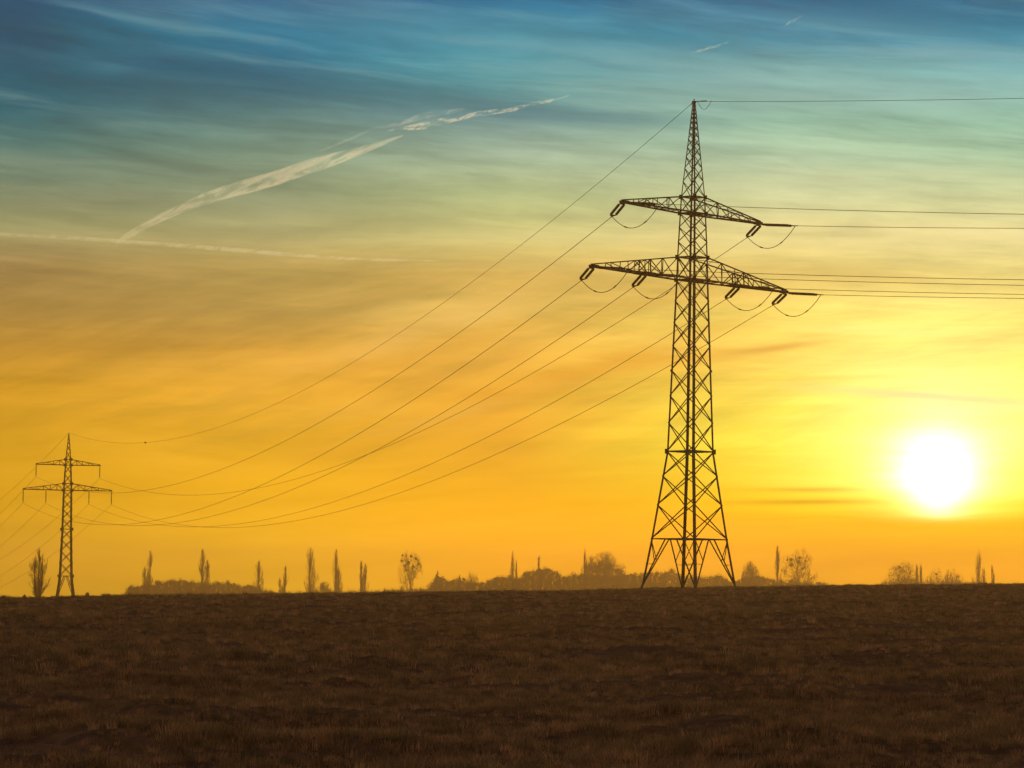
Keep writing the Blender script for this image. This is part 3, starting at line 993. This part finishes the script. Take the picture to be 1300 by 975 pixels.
def wood(outline, Yd, label, depth=26, dens=1.0, name='woodland'):
    """far wood that reads as one mass; outline = top edge as (column, row) read at distance Yd"""
    sc = px_scale(Yd)
    x0, x1 = outline[0][0], outline[-1][0]
    xs = [p[0] for p in outline]; ys = [p[1] for p in outline]
    g0 = at((x0 + x1) / 2, eyeline((x0 + x1) / 2), Yd)
    org = Vector((g0[0], g0[1], float(ground_z(g0[0], g0[1]))))
    b = MB()
    px_ = x0
    while px_ < x1:
        top = float(np.interp(px_, xs, ys)) + random.uniform(-2.0, 2.2)
        Yt_ = Yd + random.uniform(-depth / 2, depth / 2)
        g = at(px_, top, Yt_); gz_ = float(ground_z(g[0], g[1]))
        h = g[2] - gz_
        if h > .4:
            rz = min(h * .42, random.uniform(1.0, 2.0)); rx = rz * random.uniform(.9, 1.35)
            cx_ = Vector((g[0], g[1], gz_)) - org
            leafball(b, (cx_.x, cx_.y, cx_.z + h - rz), rx, rx, rz, int(80 * dens), .36)
            zz = h - rz * 1.5
            while zz > -.5:
                rb = random.uniform(1.1, 1.7)
                leafball(b, (cx_.x + random.uniform(-.9, .9), cx_.y + random.uniform(-2, 2), cx_.z + zz), rb, rb, 1.1, int(90 * dens), .34)
                zz -= 1.1
            for q in range(9):
                a = Vector((cx_.x, cx_.y, cx_.z)); e = Vector((cx_.x + random.gauss(0, .8), cx_.y + random.gauss(0, .8), cx_.z + h * random.uniform(.9, 1.0) + random.uniform(0, 1.6)))
                b.tube([a, a.lerp(e, .5) + Vector((random.gauss(0, .2), 0, 0)), e], [.12, .08, .03], 3, cap=False)
        px_ += random.uniform(1.6, 3.2)
    o = b.build(name, M_BUSH); o.location = org
    tag(o, label, 'woodland', kind='stuff')
    return o

def bush(pxx, top, width, Yd, label, name='bush', mat=None, cat='bush'):
    sc = px_scale(Yd)
    g = at(pxx, top, Yd); gz_ = float(ground_z(g[0], g[1])) - .1
    H = g[2] - gz_; Wd = width * sc
    root = empty(name, (g[0], g[1], gz_), 0, label=label, cat=cat)
    b, tr = MB(), MB()
    tr.tube([(0, 0, 0), (0, 0, H * .5)], [.15, .1], 5)
    leafball(b, (0, 0, H * .55), Wd / 2, Wd / 2, H * .47, 420, .28)
    for k in range(7):
        a = random.uniform(0, 6.283)
        leafball(b, (Wd * .3 * math.cos(a), Wd * .3 * math.sin(a), H * random.uniform(.4, .72)), Wd * .22, Wd * .22, H * .2, 90, .28)
    tr.build('stem', M_BARK, root); b.build('crown', mat or M_BUSH, root)
    return root

def conifer(pxx, top, width, Yd, label):
    sc = px_scale(Yd)
    g = at(pxx, top, Yd); gz_ = float(ground_z(g[0], g[1])) - .1
    H = g[2] - gz_; Wd = width * sc
    root = empty('conifer_tree', (g[0], g[1], gz_), 0, label=label, cat='tree', group='pointed evergreens')
    tr, b = MB(), MB()
    tr.tube([(0, 0, 0), (0, 0, H * .96)], [.22, .04], 5)
    n = 22
    for k in range(n):
        t_ = k / (n - 1); z = H * (.08 + .90 * t_); rr_ = Wd / 2 * (1 - t_) ** .8 + .1
        for q in range(int(7 - 4 * t_)):
            a = random.uniform(0, 6.283); f_ = random.uniform(.7, 1.1)
            e = Vector((rr_ * f_ * math.cos(a), rr_ * f_ * math.sin(a), z - .1 * rr_))
            b.tube([(0, 0, z), e], [.07, .03], 3, cap=False)
            leafball(b, e * .55 + Vector((0, 0, z * .45)), rr_ * .45, rr_ * .45, .5, 26, .36)
            leafball(b, e, rr_ * .25, rr_ * .25, .35, 10, .32)
    tr.build('trunk', M_BARK, root); b.build('crown', M_CONIF, root)
    return root

YT = 2150.0
poplar(48.5, 695, 26, 900, 'dense bare broom shaped tree standing just beside the small pylon', ((-5, .82), (0, 1.0), (4.5, .88)), .5, name='broom_tree', group=None)
P = 'leafless poplar '
poplar(187, 698, 14, YT, P + 'of two uneven spires at the start of the low wood', ((-4, .72), (3, 1.0)), .6)
poplar(258, 695, 14, YT, P + 'forking in two above the middle of the low wood', ((-2, 1.0), (4, .8)), .8)
poplar(327.5, 710.5, 10, YT, P + 'narrow single spire at the far end of the low wood')
poplar(359, 717, 11, YT, P + 'small and sparse with two spires, alone past the low wood', ((-4, .7), (3, 1.0)), .5)
poplar(392.5, 693, 15, YT, P + 'tallest and fullest spindle of the pair beside a small bush', ((0, 1.0),), 1.3)
poplar(426, 696, 14, YT, P + 'spindle shaped, just after the tallest one', ((-1, 1.0), (4, .7)), 1.0)
poplar(460, 711, 13, YT, P + 'with two equal blunt spires before the open field edge', ((-3, 1.0), (3.5, .95)), .9)
poplar(652, 698.5, 9, YT + 60, P + 'thin spire standing behind the rising thicket', ((-2, 1.0), (2.5, .85)), .6)
poplar(684, 705, 6, YT + 80, P + 'thinnest twig like spire over the rounded thicket', ((0, 1.0),), .3)
poplar(741, 694.5, 7, YT + 60, P + 'slim spire touching the wide oak shaped tree', ((0, 1.0),), .6)
poplar(986, 691.5, 8, YT, P + 'slim spire beside the tree full of mistletoe', ((0, 1.0),), .9)
poplar(1163, 715, 6, YT, P + 'short spire, first of two close together', ((0, 1.0),), .6)
poplar(1168.5, 716, 5, YT, P + 'short spire, second of two close together', ((0, 1.0),), .6)
poplar(1242, 695.5, 15, YT, P + 'bare with three upright stems under the sun', ((-6, .62), (0, 1.0), (6, .72)), .45)
poplar(1258.5, 716, 7, YT, P + 'small sapling sized, last one at the right end', ((0, 1.0),), .5)

bare_tree(520, 698.5, 31, YT - 50, 'round bare tree speckled with mistletoe standing alone before the conifers',
          mist=[(509, 712, 2.6), (513, 718, 3.0), (521, 706, 2.8), (518, 714, 3.2), (527, 709, 2.6), (524, 719, 2.8), (531, 716, 2.2), (515, 724, 2.4), (510, 705, 1.8)], dens=1)
bare_tree(598.5, 724.5, 17, YT, 'small open crowned bare tree right behind the two conifers')
bare_tree(411, 738, 20, YT, 'low spreading bare tree between the two fullest poplars', spread=.9)
bare_tree(765, 701, 54, YT, 'widest bare tree with a broad oak shaped crown near the foot of the large pylon', dens=3, spread=1.0)
bare_tree(789, 716, 20, YT - 20, 'smaller round crown leaning against the wide oak shaped tree')
bare_tree(952, 712.5, 24, YT + 30, 'round topped bare tree just past the right foot of the large pylon', dens=2)
bare_tree(1014, 697, 48, YT - 60, 'round bare tree with three big dark mistletoe clumps', mist=[(1004, 717, 4.4), (1013, 714, 3.8), (1003.5, 710.5, 3.0), (1014.5, 708, 2.6), (1022, 712, 1.9), (1018, 722, 2.0), (999, 711, 1.6)], dens=1)
bare_tree(1146, 712.5, 44, YT, 'thin bare tree with one small mistletoe ball next to the twin short poplars', mist=[(1141.5, 720, 2.6), (1155, 728, 1.6)])
bare_tree(1190, 721, 32, YT, 'low bare shrubby tree with a dark mistletoe spot, below the sun', mist=[(1188.5, 729, 2.3)])
bare_tree(1209, 722, 28, YT, 'low bare shrubby tree at the right of its mistletoe spotted neighbour')
conifer(555.5, 724.5, 26, YT, 'taller and wider of the two pointed evergreens')
conifer(583.5, 730, 17, YT, 'shorter of the two pointed evergreens')
bush(31, 755.5, 4, 950, 'tiny shrub at the left foot of the broom shaped tree')
bush(111, 752, 5, 950, 'small upright dark shrub just right of the small pylon')
bush(138, 753.5, 3.5, 950, 'tiny shrub between the small pylon and the low wood')
bush(1084.5, 737.5, 15, YT, 'lone dome shaped bush in the gap right of the mistletoe tree')
bush(1046, 737.5, 12, YT, 'low bush at the right foot of the mistletoe tree')
bush(442, 746, 16, YT, 'low flat bush at the foot of the paired poplars')
bush(571, 735, 14, YT + 10, 'small rounded bush between the two pointed evergreens')

wood([(154, 757), (160, 750), (166, 743.5), (177, 742), (190, 741), (197, 739), (204, 736.8), (214, 734.6), (219, 737), (225, 735), (232, 736), (236, 738.5), (240, 740), (246, 737), (252, 739), (262, 738), (268, 740), (274, 737), (281, 741), (290, 738), (297, 741), (311, 742), (322, 743.5), (332, 747), (343, 750), (352, 752.5)],
     YT, 'low rounded wood below the left group of poplars')
wood([(484, 750), (498, 747), (512, 746), (530, 747.5), (541, 748), (545, 740), (549, 736), (554, 731), (560, 731), (566, 736), (571, 735), (578, 736), (583, 734), (589, 735), (594, 738), (606, 740), (614, 739), (622, 737), (631, 732.5), (641, 731), (652, 731), (660, 731), (664, 729), (670, 725), (680, 722.5), (690, 720.5), (697, 720.5), (705, 723), (709, 728), (713, 733), (719, 731), (728, 726.5), (735, 729), (745, 729), (800, 729), (806, 728)],
     YT + 25, 'rising thicket between the conifers and the wide oak shaped tree')
wood([(804, 728), (815, 727), (825, 727), (833, 724.6), (840, 727), (846, 726), (852, 723), (860, 726.5), (873, 730), (892, 732), (900, 732), (915, 729), (921, 732), (927, 737), (935, 738), (943, 733), (958, 730), (971, 731.5), (978, 736), (1000, 737), (1020, 738), (1040, 739), (1050, 741)],
     YT + 60, 'hazy low wood seen between the legs of the large pylon')
wood([(352, 752.5), (400, 751), (450, 750), (484, 750.5)], YT + 30, 'thin hedge line under the middle poplars', dens=.5)
wood([(1120, 737.5), (1150, 734), (1180, 737), (1225, 737), (1262, 738)], YT + 30, 'thin scrub line under the bare trees on the right', dens=.35)

# ------------------------------------------------------------------ contrails, 40 km off and 2.5 to 6 km up
def contrail(name, path, label, dens, aniso=.80, nscale=(1/900., 1/160.), thr=(.40, .62), seed=0.0, step=.02, Yc=40000.0, edge=.35):
    """path: (column, row, half width) in photo pixels at 40 km; builds a tube of cloud"""
    sc = Yc / F
    P_ = [(at(x, y, Yc), r * sc) for x, y, r in path]
    P_ = [(Vector(p), r) for p, r in P_]
    # resample with catmull-rom
    fine = []
    for i in range(len(P_) - 1):
        p0, p1, p2, p3 = P_[max(i - 1, 0)], P_[i], P_[i + 1], P_[min(i + 2, len(P_) - 1)]
        for k in range(8):
            t_ = k / 8
            f_ = lambda a, b, c, d: 0.5 * (2 * b + (c - a) * t_ + (2 * a - 5 * b + 4 * c - d) * t_ ** 2 + (3 * b - a - 3 * c + d) * t_ ** 3)
            fine.append((f_(p0[0], p1[0], p2[0], p3[0]), max(4.0, f_(p0[1], p1[1], p2[1], p3[1]))))
    fine.append(P_[-1])
    org = fine[0][0].copy()
    b = MB()
    b.tube([p - org for p, r in fine], [r for p, r in fine], 12)
    m = bpy.data.materials.new(name + '_vapour')
    m.use_nodes = True
    m.node_tree.nodes.clear()
    t = NT(m.node_tree)
    tcn = t.n('ShaderNodeTexCoord')
    d = (fine[-1][0] - fine[0][0]).normalized()
    s_ = t.n('ShaderNodeSeparateXYZ'); t.link(tcn.outputs['Object'], s_.inputs[0])
    al = t.m('ADD', t.m('MULTIPLY', s_.outputs[0], d.x), t.m('MULTIPLY', s_.outputs[2], d.z))
    ac = t.m('SUBTRACT', t.m('MULTIPLY', s_.outputs[2], d.x), t.m('MULTIPLY', s_.outputs[0], d.z))
    al2 = t.m('SUBTRACT', al, t.m('MULTIPLY', ac, 1.2))
    vec = t.vec(t.m('ADD', t.m('MULTIPLY', al2, nscale[0]), seed), t.m('MULTIPLY', ac, nscale[1]), t.m('MULTIPLY', s_.outputs[1], 1 / 300.))
    nz = t.noise(vec, 1.0, 5, .6, .5)
    vec2 = t.vec(t.m('ADD', t.m('MULTIPLY', al2, nscale[0] * 4.5), seed), t.m('MULTIPLY', ac, nscale[1] * 1.6), 0.0)
    nz2 = t.noise(vec2, 1.0, 4, .65, 1.0)
    den = t.m('MULTIPLY', t.smooth(nz, thr[0], thr[1], 0.06, 1.0), t.smooth(nz2, .38, .60, .25, 1.5))
    pv = t.n('ShaderNodeVolumePrincipled')
    pv.inputs['Color'].default_value = (.78, .92, 1, 1)
    pv.inputs['Anisotropy'].default_value = aniso
    t.link(t.m('MULTIPLY', den, dens), pv.inputs['Density'])
    o_ = t.n('ShaderNodeOutputMaterial'); t.link(pv.outputs[0], o_.inputs['Volume'])
    m.cycles.volume_step_rate = step * 40
    o = b.build(name, m); o.location = org
    tag(o, label, 'contrail', 'vapour trails in the sky')
    return o
contrail('contrail', [(148, 313, 1), (152, 306, 3.5), (175, 292, 5), (205, 276, 5.5), (240, 260, 7), (280, 246, 8.5), (315, 236, 9.5), (350, 226, 9.5), (385, 214, 9.5), (410, 206, 9), (440, 197, 7), (470, 187, 4.5), (495, 178, 3), (512, 172, 1)],
         'broad frayed white vapour trail sweeping up from the crossing of the thin trail', .0058, nscale=(1/1100., 1/95.), thr=(.34, .60))
contrail('contrail', [(492, 166, 1), (512, 163, 3), (535, 160, 5), (560, 154, 5), (590, 148, 4), (620, 143, 3.5), (650, 139, 3), (680, 131, 2.6), (705, 127, 2), (722, 121, 1)],
         'short puffy vapour trail rising towards the top of the large pylon', .0065, nscale=(1/240., 1/55.), thr=(.44, .58), seed=7.)
contrail('contrail', [(402, 193, 1), (425, 184, 2), (450, 174, 2), (475, 163, 2.2), (505, 158, 3), (535, 148, 4.5), (570, 142, 4), (590, 138, 1)],
         'faint feathery vapour wisp above the broad frayed trail', .0028, seed=3.)
contrail('contrail', [(-60, 291, 2.5), (0, 297, 2.6), (80, 301, 2.8), (150, 306, 3), (230, 312, 3), (310, 318, 3), (390, 325, 2.6), (460, 329, 2.2), (530, 330.5, 1.5), (560, 331, .8)],
         'long thin nearly level vapour trail across the left sky', .0042, thr=(.2, .5), seed=5.)
contrail('contrail', [(877, 68, 1), (885, 65, 2.2), (895, 62.5, 1.8), (903, 60, 2), (915, 57, 1.8), (925, 53, .8)],
         'tiny bright vapour dash in the blue just above the large pylon', .0045, seed=2., nscale=(1/150., 1/50.))
contrail('contrail', [(996, 33, .8), (1003, 28, 1.8), (1010, 25, 1.6), (1018, 20, .8)],
         'tiny vapour dash highest in the upper right sky', .004, seed=4., nscale=(1/150., 1/50.))
contrail('contrail', [(-12, 424, 1.2), (0, 418, 1.6), (10, 413, 1.4), (18, 408, .8)],
         'short faint vapour dash low at the left edge', .002, seed=9.)

# ------------------------------------------------------------------ haze
b = MB()
b.box((0, 0, 0), (1, 1, 1))
m = bpy.data.materials.new('evening_haze')
m.use_nodes = True
m.node_tree.nodes.clear()
t = NT(m.node_tree)
pv = t.n('ShaderNodeVolumePrincipled')
pv.inputs['Color'].default_value = (1.0, 0.56, 0.15, 1)
pv.inputs['Density'].default_value = 0.00033
pv.inputs['Anisotropy'].default_value = 0.62
o_ = t.n('ShaderNodeOutputMaterial'); t.link(pv.outputs[0], o_.inputs['Volume'])
hz = b.build('haze', m)
hz.scale = (3800, 3800, 34.0)
hz.location = (0, 0, 56.5 - 34.0)
tag(hz, kind='stuff')
hz['label'] = 'thin golden evening haze over the fields'
